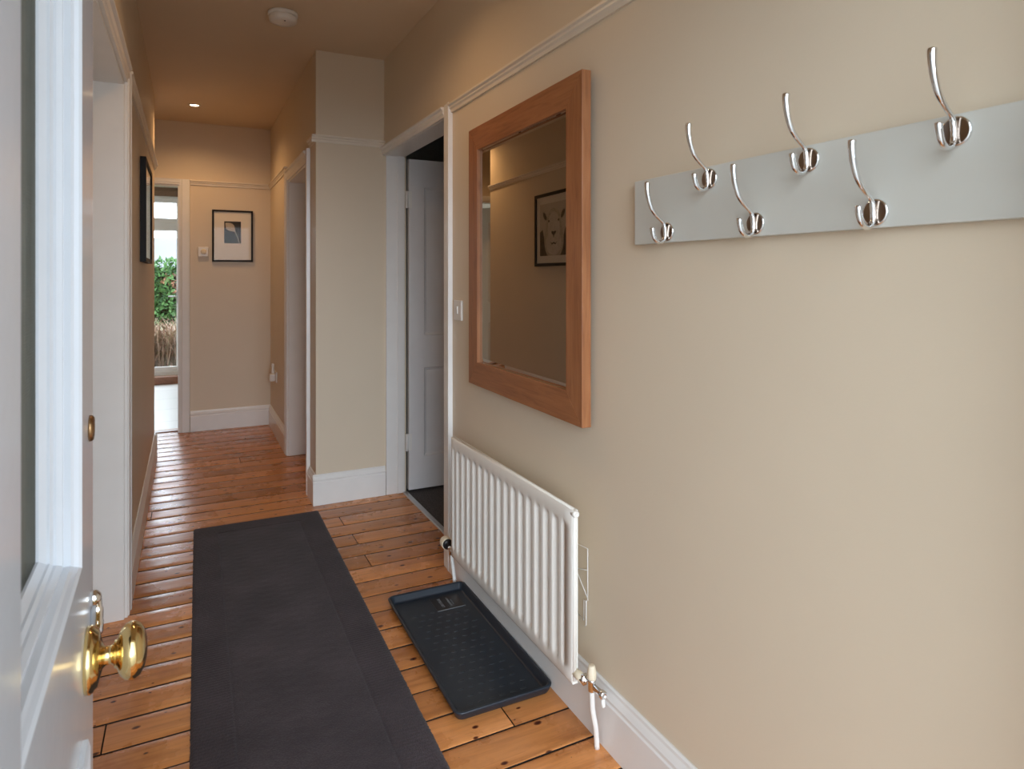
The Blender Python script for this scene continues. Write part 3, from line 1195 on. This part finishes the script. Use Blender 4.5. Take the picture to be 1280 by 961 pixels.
# near valve
VX, VY, VZ = 0.992, 1.498, 0.180
bm = B()
tube(bm, [(VX - 0.012, RY0 + 0.006, VZ), (VX - 0.008, VY + 0.03, VZ)], 0.0125, 14)
val = obj('valve_tail', bm, CREAMPL, rad)
bm = B()
lathe(bm, [(0, 0), (0.0145, 0), (0.0155, 0.002), (0.0155, 0.012), (0.0145, 0.014), (0.009, 0.014), (0.009, 0.02), (0, 0.02)], (VX - 0.006, VY + 0.034, VZ), (0, -1, 0), 6)
lathe(bm, [(0, -0.020), (0.0085, -0.020), (0.010, -0.018), (0.0105, 0.006), (0.012, 0.008), (0.012, 0.014), (0.009, 0.016), (0, 0.016)], (VX, VY, VZ), (0, 0, 1), 20)
lathe(bm, [(0, 0), (0.0085, 0), (0.0085, 0.034), (0.0115, 0.036), (0.0115, 0.046), (0.007, 0.049), (0.006, 0.046), (0, 0.046)], (VX + 0.003, VY, VZ - 0.006), (0.12, -1, -0.05), 20)
obj('valve_body', bm, CHROME, rad)['label'] = 'chrome valve body'
bm = B()
lathe(bm, [(0, 0), (0.0115, 0), (0.0125, 0.004), (0.0125, 0.022), (0.010, 0.032), (0.009, 0.037), (0.006, 0.0385), (0, 0.037)], (VX, VY, VZ + 0.014), (0, 0, 1), 20)
obj('valve_cap', bm, CREAMPL, rad)['label'] = 'cream plastic valve cap'
bm = B()
tube(bm, [(VX + 0.008, VY - 0.040, VZ - 0.014), (VX + 0.008, VY - 0.042, VZ - 0.030), (VX + 0.007, VY - 0.046, VZ - 0.038)], [0.006, 0.0065, 0.0055], 12)
obj('drain_nipple', bm, PLASTIC, rad)
bm = B()
tube(bm, spline([(VX, VY, VZ - 0.018), (VX + 0.002, VY - 0.001, VZ - 0.07), (VX + 0.010, VY - 0.004, 0.06), (VX + 0.016, VY - 0.002, 0.001)]), 0.0075, 14)
obj('pipe', bm, PLASTIC, rad)
# far thermostatic valve
bm = B()
FX, FY, FZ = 0.988, 2.585, 0.165
lathe(bm, [(0, 0.0), (0.016, 0.0), (0.022, 0.006), (0.024, 0.012), (0.024, 0.040), (0.0235, 0.042), (0, 0.042)], (FX - 0.004, FY + 0.042, FZ), (0, -1, 0), 28)
obj('thermostat_head', bm, CREAMPL, rad)['label'] = 'cream thermostatic valve head'
bm = B()
lathe(bm, [(0, 0.0), (0.0215, 0.0), (0.0215, 0.006), (0.019, 0.010), (0.008, 0.011), (0.007, 0.016), (0, 0.016)], (FX - 0.004, FY + 0.0005, FZ), (0, -1, 0), 28)
obj('thermostat_dial', bm, BLACKPL, rad)['label'] = 'black valve dial'
bm = B()
tube(bm, [(FX - 0.008, FY - 0.012, FZ), (FX - 0.012, RY1 - 0.003, FZ)], 0.009, 12)
tube(bm, [(FX - 0.002, 2.545, FZ - 0.002), (FX - 0.002, 2.545, FZ - 0.03)], 0.010, 12)
obj('valve_body', bm, CHROME, rad)
bm = B()
tube(bm, spline([(FX - 0.002, 2.545, FZ - 0.022), (FX + 0.004, 2.545, 0.09), (FX + 0.010, 2.545, 0.04), (FX + 0.014, 2.545, 0.001)]), 0.0075, 14)
obj('pipe', bm, PLASTIC, rad)

# wire airer hanging behind the radiator's near end
air = thing('radiator_airer', 'thin white wire airer hooked behind near end of radiator', 'airer', (1.03, 1.57, 0.3))
bm = B()
ax_ = 1.040
tube(bm, [(ax_, 1.66, 0.500), (ax_, 1.592, 0.507), (ax_, 1.592, 0.357), (ax_, 1.612, 0.350), (ax_, 1.612, 0.290), (ax_, 1.66, 0.297)], 0.0015, 8)
tube(bm, [(ax_, 1.66, 0.425), (ax_, 1.594, 0.444)], 0.0013, 8)
tube(bm, [(ax_, 1.66, 0.425), (ax_, 1.594, 0.365)], 0.0013, 8)
tube(bm, [(ax_, 1.600, 0.352), (ax_, 1.600, 0.282), (ax_, 1.606, 0.276)], 0.0015, 8)
for z_ in (0.300, 0.500):
    tube(bm, [(ax_, 1.656, z_), (XR + 0.001, 1.656, z_)], 0.0014, 8)
obj('wire_frame', bm, PLASTIC, air)

# ------------------------------------------------------------------ mirror
mir_rot = math.radians(-1.3)
MY0, MY1, MZ0, MZ1 = 1.560, 2.440, 0.868, 1.888
mi_ = thing('wall_mirror', 'large oak framed mirror hung above the radiator', 'mirror', (1.000, MY0, MZ0), PI / 2 + mir_rot)
# local: x runs away from the camera along the wall, y into the wall side is -y ... front face looks to +y
ML, MH = MY1 - MY0, MZ1 - MZ0
FWD = 0.092
T0 = 0.030


def stile(pts, m):
    """frame member: quad prism in local x,z with thickness along y"""
    bm = B()
    f = [bm.verts.new((p[0], 0, p[1])) for p in pts]
    b_ = [bm.verts.new((p[0], -T0, p[1])) for p in pts]
    k = len(pts)
    for i in range(k):
        bm.faces.new([f[i], f[(i + 1) % k], b_[(i + 1) % k], b_[i]])
    bm.faces.new(f)
    bm.faces.new(b_)
    bmesh.ops.recalc_face_normals(bm, faces=bm.faces)
    bmesh.ops.bevel(bm, geom=bm.edges[:], offset=0.0015, segments=2, affect='EDGES', profile=0.5)
    return bm


g = 0.0002
for pts, m in (([(0, 0), (FWD - g, FWD), (FWD - g, MH - FWD), (0, MH)], OAK_Z),
               ([(ML, 0), (ML, MH), (ML - FWD + g, MH - FWD), (ML - FWD + g, FWD)], OAK_Z)):
    obj('frame_stile', stile(pts, m), m, mi_, local=True)


def oak_x():
    m, nt, b = new_mat('oak_rail')
    mp = coords(nt, (5, 60, 60))
    n = node(nt, 'ShaderNodeTexNoise', Scale=1.0, Detail=7, Roughness=0.6, Distortion=0.8)
    link(nt, mp, 0, n, 'Vector')
    r = ramp(nt, [(0.25, (0.20, 0.070, 0.024)), (0.5, (0.325, 0.126, 0.046)), (0.75, (0.385, 0.162, 0.064))])
    link(nt, n, 0, r, 0)
    link(nt, r, 0, b, 'Base Color')
    b.inputs['Roughness'].default_value = 0.45
    return m


OAKX = oak_x()
for pts in ([(g, 0), (ML - g, 0), (ML - FWD, FWD - g), (FWD, FWD - g)], [(g, MH), (FWD, MH - FWD + g), (ML - FWD, MH - FWD + g), (ML - g, MH)]):
    obj('frame_rail', stile(pts, OAKX), OAKX, mi_, local=True)
bm = B()
M = Matrix(((1, 0, 0, 0), (0, -1, 0, 0), (0, 0, 1, 0), (0, 0, 0, 1)))
i0 = FWD - 0.004
frame_sweep(bm, (i0, i0, ML - i0, MH - i0), [(0.0, 0.012), (0.006, 0.0135), (0.022, 0.0115)], M)
quad(bm, [(i0 + 0.022, -0.0115, i0 + 0.022), (i0 + 0.022, -0.0115, MH - i0 - 0.022), (ML - i0 - 0.022, -0.0115, MH - i0 - 0.022), (ML - i0 - 0.022, -0.0115, i0 + 0.022)])
bmesh.ops.remove_doubles(bm, verts=bm.verts, dist=1e-6)
box(bm, (i0, -0.026, i0), (ML - i0, -0.016, MH - i0), mi=1)
obj('mirror_glass', bm, [MIRROR, BLACKPL], mi_, local=True)['label'] = 'bevelled mirror glass'

# ------------------------------------------------------------------ coat rack
rack = thing('coat_rack', 'white wall board with chrome double coat hooks on right wall', 'coat rack', (XR, 0.9, 1.38))
bm = B()
box(bm, (XR - 0.019, 0.405, 1.380), (XR - 0.0003, 1.352, 1.542), 0.0015)
obj('board', bm, BOARDM, rack)
HX = XR - 0.019
hooks = [(1.224, 1.4055), (1.083, 1.5135), (0.954, 1.4060), (0.828, 1.5140), (0.698, 1.4060), (0.571, 1.5155), (0.446, 1.4060)]
# one hook built about its own plate centre: -x is out from the board
def hook_meshes():
    bm = B()
    up = spline([(-0.0065, 0, -0.014), (-0.0075, 0, 0.004), (-0.012, 0, 0.020), (-0.029, 0, 0.034), (-0.046, 0, 0.052), (-0.057, 0, 0.078), (-0.061, 0, 0.102), (-0.060, 0, 0.114)], 5)
    nr = len(up)
    rad_ = []
    for i in range(nr):
        t = i / (nr - 1)
        rad_.append(0.0048 if t < 0.2 else 0.0048 - 0.0008 * math.sin((t - 0.2) / 0.3 * PI) if t < 0.5 else 0.0048 + 0.0020 * (t - 0.5) / 0.5)
    tube(bm, up, rad_, 14)
    lo = spline([(-0.0065, 0, 0.006), (-0.007, 0, -0.010), (-0.013, 0, -0.0215), (-0.026, 0, -0.0255), (-0.038, 0, -0.0175), (-0.044, 0, -0.003), (-0.045, 0, 0.008)], 5)
    nr = len(lo)
    tube(bm, lo, [0.0046 if i < nr * 0.5 else 0.0046 + 0.0014 * (i / nr - 0.5) / 0.5 for i in range(nr)], 14)
    bm2 = B()
    lathe(bm2, [(0, 0), (0.0225, 0), (0.0228, 0.002), (0.0215, 0.004), (0.0200, 0.0045)], (0, 0, 0), (-1, 0, 0), 40)
    nb = len(bm2.faces)
    lathe(bm2, [(0.0200, 0.0045), (0.0185, 0.0042), (0, 0.0048)], (0, 0, 0), (-1, 0, 0), 40)
    bm2.faces.ensure_lookup_table()
    for f in bm2.faces[nb:]:
        f.material_index = 1
    return bm, bm2


b1, b2 = hook_meshes()
h0 = obj('hook', b1, CHROME, rack, local=True)
p0 = obj('back_plate', b2, [CHROME, PLATEM], h0, local=True)
for i, (y, z) in enumerate(hooks):
    if i == 0:
        h = h0
    else:
        h = h0.copy()
        C.objects.link(h)
        h.parent = rack
        p = p0.copy()
        C.objects.link(p)
        p.parent = h
    h.location = Vector((HX, y, z)) - rack.location


# ------------------------------------------------------------------ pictures
# leaf print on the back wall: local x to the right, local y into the room
def picture(name, label, loc, rot, w, h, fw, depth, mount_m):
    """front of picture looks to local -y; origin at lower left, back on the wall at y=0"""
    t = thing(name, label, 'picture', loc, rot)
    bm = B()
    frame_sweep(bm, (0, 0, w, h), [(0, -0.001), (0, -depth), (0.001, -depth - 0.001), (fw - 0.001, -depth - 0.001), (fw, -depth), (fw, -0.001)], Matrix.Identity(4), close=True)
    obj('frame', bm, BLACKFRAME, t, local=True)
    bm = B()
    box(bm, (fw - 0.002, -depth + 0.010, fw - 0.002), (w - fw + 0.002, -0.003, h - fw + 0.002))
    obj('mount', bm, mount_m, t, local=True)
    bm = B()
    box(bm, (fw - 0.001, -depth + 0.004, fw - 0.001), (w - fw + 0.001, -depth + 0.006, h - fw + 0.001))
    obj('glass', bm, PICGLASS, t, local=True)
    return t


def poly(bm, pts, y, mi, x0=0, z0=0):
    f = bm.faces.new([bm.verts.new((x0 + p[0], y, z0 + p[1])) for p in pts])
    f.material_index = mi
    f.normal_update()
    if f.normal.y > 0:
        f.normal_flip()
    return f


def ell(cx, cz, rx, rz, n=24, rot=0):
    return [(cx + rx * math.cos(2 * PI * k / n) * math.cos(rot) - rz * math.sin(2 * PI * k / n) * math.sin(rot),
             cz + rx * math.cos(2 * PI * k / n) * math.sin(rot) + rz * math.sin(2 * PI * k / n) * math.cos(rot)) for k in range(n)]


INKBLACK = mat('print_black', (0.016, 0.017, 0.020), 0.7, var=0.2, scale=40)
INKLEAF = mat('print_leaf_grey', (0.42, 0.36, 0.28), 0.7, var=0.2, scale=200)
INKSTEM = mat('print_stem_pale', (0.62, 0.58, 0.50), 0.7)
pw, ph = 0.322, 0.440
pic = picture('leaf_picture', 'small black framed print of a pale leaf on the back wall', (0.182, YB, 1.4225), 0, pw, ph, 0.015, 0.024, MOUNT)
Yp = -0.0146
bm = B()
poly(bm, [(0.094, 0.158), (0.226, 0.158), (0.226, 0.345), (0.094, 0.345)], Yp, 0)
# leaf: pointed blade lying from upper left to the middle, then a stem to lower right
leaf = []
for k in range(21):
    t = k / 20
    leaf.append((t, 0.32 * math.sin(PI * t) ** 0.8))
for k in range(19, 0, -1):
    t = k / 20
    leaf.append((t, -0.32 * math.sin(PI * t) ** 0.8))
ax0, ax1 = Vector((0.104, 0.331)), Vector((0.178, 0.262))
dv = ax1 - ax0
nv = Vector((-dv.y, dv.x))
poly(bm, [tuple(ax0 + dv * a + nv * b_) for a, b_ in leaf], Yp - 0.0003, 1)
vein = [(0.02, 0.015), (0.9, 0.02), (0.9, -0.02), (0.02, -0.015)]
poly(bm, [tuple(ax0 + dv * a + nv * b_) for a, b_ in vein], Yp - 0.0006, 2)
for s in (-1, 1):
    for k in range(5):
        a = 0.2 + 0.13 * k
        poly(bm, [tuple(ax0 + dv * p + nv * q) for p, q in ((a + 0.1, 0), (a + 0.12, 0), (a - 0.02, s * 0.24 * math.sin(PI * a) ** 0.8), (a - 0.035, s * 0.24 * math.sin(PI * a) ** 0.8))], Yp - 0.0006, 2)
st = [Vector(p) for p in ((0.172, 0.268), (0.186, 0.240), (0.200, 0.205), (0.214, 0.162))]
for a, b_ in zip(st, st[1:]):
    nn = Vector((-(b_ - a).y, (b_ - a).x)).normalized() * 0.0026
    poly(bm, [tuple(a + nn), tuple(b_ + nn), tuple(b_ - nn), tuple(a - nn)], Yp - 0.0009, 2)
obj('print', bm, [INKBLACK, INKLEAF, INKSTEM], pic, local=True)

# sheep photograph on the left wall; seen edge-on and again in the mirror
SHW = mat('print_sheep_wool', (0.42, 0.40, 0.36), 0.7, var=0.25, scale=60)
SHF = mat('print_sheep_face', (0.55, 0.53, 0.49), 0.7, var=0.12, scale=30)
SHD = mat('print_dark_tone', (0.035, 0.033, 0.031), 0.7, var=0.2)
SHB = mat('print_sky_tone', (0.50, 0.48, 0.44), 0.7, var=0.05, scale=6)
sw, sh = 0.62, 0.530
sp = picture('sheep_picture', 'black framed photograph of a sheep on the left wall', (XL, 3.745, 1.372), PI / 2, sw, sh, 0.022, 0.027, PAPER)
Yp = -0.0176
bm = B()
poly(bm, [(0.075, 0.075), (0.545, 0.075), (0.545, 0.455), (0.075, 0.455)], Yp, 3)
poly(bm, [(0.0755, 0.0755), (0.5445, 0.0755), (0.5445, 0.25), (0.50, 0.27), (0.46, 0.16), (0.20, 0.16), (0.15, 0.27), (0.0755, 0.24)], Yp - 0.0002, 2)
cl = [(x, max(0.0756, z)) for x, z in ell(0.325, 0.190, 0.150, 0.150, 40)]
poly(bm, cl, Yp - 0.0004, 0)
poly(bm, ell(0.325, 0.285, 0.118, 0.130, 36), Yp - 0.0006, 0)
poly(bm, ell(0.325, 0.265, 0.092, 0.125, 36), Yp - 0.0007, 1)
poly(bm, [(x, max(0.0757, z)) for x, z in ell(0.325, 0.165, 0.122, 0.088, 32)], Yp - 0.0008, 1)
for sg in (1, -1):
    poly(bm, ell(0.325 + sg * 0.138, 0.365, 0.026, 0.046, 20, -sg * 0.80), Yp - 0.0009, 0)
    poly(bm, ell(0.325 + sg * 0.138, 0.364, 0.018, 0.037, 20, -sg * 0.80), Yp - 0.0011, 2)
    poly(bm, ell(0.325 + sg * 0.074, 0.325, 0.012, 0.009, 16), Yp - 0.0011, 2)
poly(bm, [(0.288, 0.246), (0.302, 0.252), (0.325, 0.246), (0.348, 0.252), (0.362, 0.246), (0.354, 0.232), (0.335, 0.222), (0.329, 0.205), (0.321, 0.205), (0.315, 0.222), (0.296, 0.232)], Yp - 0.0011, 2)
poly(bm, [(0.270, 0.178), (0.296, 0.164), (0.325, 0.172), (0.354, 0.164), (0.380, 0.178), (0.354, 0.153), (0.325, 0.160), (0.296, 0.153)], Yp - 0.0011, 2)
obj('print', bm, [SHW, SHF, SHD, SHB], sp, local=True)

# ------------------------------------------------------------------ small fittings
th_ = thing('thermostat', 'small cream wall thermostat left of the leaf picture', 'thermostat', (0.114, YB, 1.50))
bm = B()
box(bm, (0.074, YB - 0.026, 1.462), (0.154, YB - 0.0005, 1.545), 0.006, 3)
obj('housing', bm, PLASTIC, th_)
bm = B()
lathe(bm, [(0, 0.010), (0.020, 0.010), (0.022, 0.008), (0.023, 0)], (0.118, YB - 0.026, 1.506), (0, -1, 0), 28)
obj('dial', bm, CREAMPL, th_)

ls = thing('light_switch', 'white light switch between the right doorway and mirror', 'light switch', (XR, 2.603, 1.153))
bm = B()
box(bm, (XR - 0.010, 2.560, 1.110), (XR - 0.0003, 2.646, 1.196), 0.003, 3)
obj('switch_plate', bm, PLASTIC, ls)
bm = B()
prism(bm, [(XR - 0.009, 1.135), (XR - 0.0125, 1.138), (XR - 0.0155, 1.168), (XR - 0.009, 1.172)], 'y', 2.595, 2.611)
obj('rocker', bm, PLASTIC, ls)

so = thing('wall_socket', 'white wall socket with plug low on wall near back corner', 'socket', (XC, 5.66, 0.47))
bm = B()
box(bm, (XC - 0.010, 5.585, 0.432), (XC - 0.0003, 5.735, 0.518), 0.003, 3)
obj('socket_plate', bm, PLASTIC, so)
pl = thing('plug_adaptor', 'grey plug-in adaptor with upright fin in the low wall socket', 'plug', (XC - 0.01, 5.66, 0.47))
bm = B()
box(bm, (XC - 0.052, 5.625, 0.438), (XC - 0.0105, 5.69, 0.498), 0.008, 3)
obj('plug_body', bm, PLASTIC, pl)
bm = B()
box(bm, (XC - 0.030, 5.70, 0.450), (XC - 0.0105, 5.725, 0.575), 0.006, 3)
box(bm, (XC - 0.028, 5.685, 0.455), (XC - 0.012, 5.705, 0.480), 0.002)
obj('night_light', bm, PLASTIC, pl)

sa = thing('smoke_alarm', 'round white smoke alarm on the ceiling', 'smoke alarm', (0.415, 3.34, CZ))
bm = B()
lathe(bm, [(0, 0), (0.068, 0), (0.070, 0.004), (0.070, 0.014), (0.066, 0.017), (0, 0.017)], (0.415, 3.34, CZ - 0.0003), (0, 0, -1), 48)
obj('base', bm, PLASTIC, sa)
bm = B()
lathe(bm, [(0.062, 0.016), (0.064, 0.020), (0.0665, 0.023), (0.066, 0.038), (0.060, 0.046), (0.030, 0.049), (0, 0.0495)], (0.415, 3.34, CZ), (0, 0, -1), 48)
obj('cover', bm, PLASTIC, sa)
bm = B()
lathe(bm, [(0.004, 0), (0.004, 0.002), (0, 0.0025)], (0.42, 3.305, CZ - 0.0485), (0, 0, -1), 12)
obj('indicator', bm, BLACKPL, sa)

def downlight(x, y, label, watts):
    d = thing('downlight', label, 'light', (x, y, CZ), group='recessed hall downlights')
    bm = B()
    lathe(bm, [(0.030, 0.0002), (0.044, 0.0002), (0.043, 0.004), (0.034, 0.006), (0.029, 0.003)], (x, y, CZ), (0, 0, -1), 36)
    obj('bezel', bm, PLASTIC, d)
    bm = B()
    lathe(bm, [(0.0295, 0.0022), (0.018, 0.0030), (0, 0.0034)], (x, y, CZ), (0, 0, -1), 28)
    obj('bulb', bm, BULB, d)
    l = bpy.data.lights.new('downlight_beam', 'SPOT')
    l.energy = watts
    l.color = (1.0, 0.59, 0.28)
    l.spot_size = math.radians(155)
    l.spot_blend = 0.8
    l.shadow_soft_size = 0.03
    o = bpy.data.objects.new('downlight_beam', l)
    C.objects.link(o)
    o.location = (x, y, CZ - 0.03)


downlight(0.043, 5.43, 'lit recessed ceiling downlight near the back wall', DOWNLIGHT_W)
downlight(0.42, 2.40, 'added unseen ceiling downlight between smoke alarm and front door', DOWNLIGHT_W * 0.62)  # added out of view as warm fill for the mid-hall walls

# blind over the garden door
bl_ = thing('roman_blind', 'brown fabric blind drawn up over the garden door', 'blind', (-0.5, 8.9, 2.3))
bm = B()
for k in range(4):
    box(bm, (-1.0, 8.935 + 0.006 * k, 2.27 + 0.030 * k), (-0.075, 8.965 + 0.006 * k, 2.345 + 0.020 * k), 0.008, 3)
obj('folds', bm, BLINDM, bl_)
bm = B()
box(bm, (-1.0, 8.94, 2.405), (-0.075, 8.999, 2.435), 0.003)
obj('headrail', bm, WHITE, bl_)


# ------------------------------------------------------------------ garden
def leaves(name, n, region, size, m, seed, tonef, blade=False):
    rg = random.Random(seed)
    bm = B()
    tl = bm.loops.layers.float_color.new('tone')
    for _ in range(n):
        x, y, z = region(rg)
        s = size * rg.uniform(0.6, 1.3)
        if blade:
            a = rg.uniform(0, 2 * PI)
            lean = rg.uniform(0.1, 0.9)
            d = Vector((math.cos(a) * lean, math.sin(a) * lean, 1)).normalized() * s
            sd = Vector((-math.sin(a), math.cos(a), 0)) * 0.008
            p = Vector((x, y, z))
            q = p + d * 0.6
            r = p + d + Vector((math.cos(a), math.sin(a), -0.6)) * s * 0.25
            fs = [bm.faces.new([bm.verts.new(p - sd), bm.verts.new(p + sd), bm.verts.new(q + sd), bm.verts.new(q - sd)]),
                  bm.faces.new([bm.verts.new(q - sd), bm.verts.new(q + sd), bm.verts.new(r)])]
        else:
            nrm = Vector((rg.gauss(0, 1), rg.gauss(-0.7, 1), rg.gauss(0.4, 1))).normalized()
            u = nrm.orthogonal().normalized()
            v = nrm.cross(u)
            a = rg.uniform(0, 2 * PI)
            u, v = u * math.cos(a) + v * math.sin(a), v * math.cos(a) - u * math.sin(a)
            p = Vector((x, y, z))
            fs = [bm.faces.new([bm.verts.new(p + u * s), bm.verts.new(p + v * s * 0.5 + nrm * s * 0.1), bm.verts.new(p - u * s), bm.verts.new(p - v * s * 0.5 + nrm * s * 0.1)])]
        tn = tonef(rg, x, y, z)
        for f in fs:
            for l in f.loops:
                l[tl] = (tn, tn, tn, 1)
    return obj(name, bm, m)


hd = leaves('hedge_leaves', 16000, lambda r: (r.uniform(-3.2, 1.6), 12.3 + r.random() ** 2 * 0.6, r.uniform(0.1, 1.56 + 0.06 * math.sin(r.random() * 6))), 0.045, LEAFM, 1,
            lambda r, x, y, z: (r.uniform(0.66, 1.0) if (math.sin(x * 5.1 + 1.0) + math.sin(z * 7 + x * 3) + r.gauss(0, 0.6) > 0.6 and z < 1.35) else r.uniform(0, 0.6)))
hd['kind'] = 'stuff'
tag(hd, 'green and copper leaved garden hedge seen through the kitchen door', 'hedge')
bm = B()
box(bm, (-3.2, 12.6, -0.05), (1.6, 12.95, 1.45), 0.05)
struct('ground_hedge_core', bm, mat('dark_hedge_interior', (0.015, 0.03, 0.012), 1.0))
dg = leaves('dry_grass', 5000, lambda r: (r.uniform(-3.0, 1.4), r.uniform(10.7, 11.3), -0.05), 0.72, DRYM, 2, lambda r, x, y, z: r.random(), blade=True)
dg['kind'] = 'stuff'
tag(dg, 'brown dry ornamental grass in front of the garden hedge', 'grass')
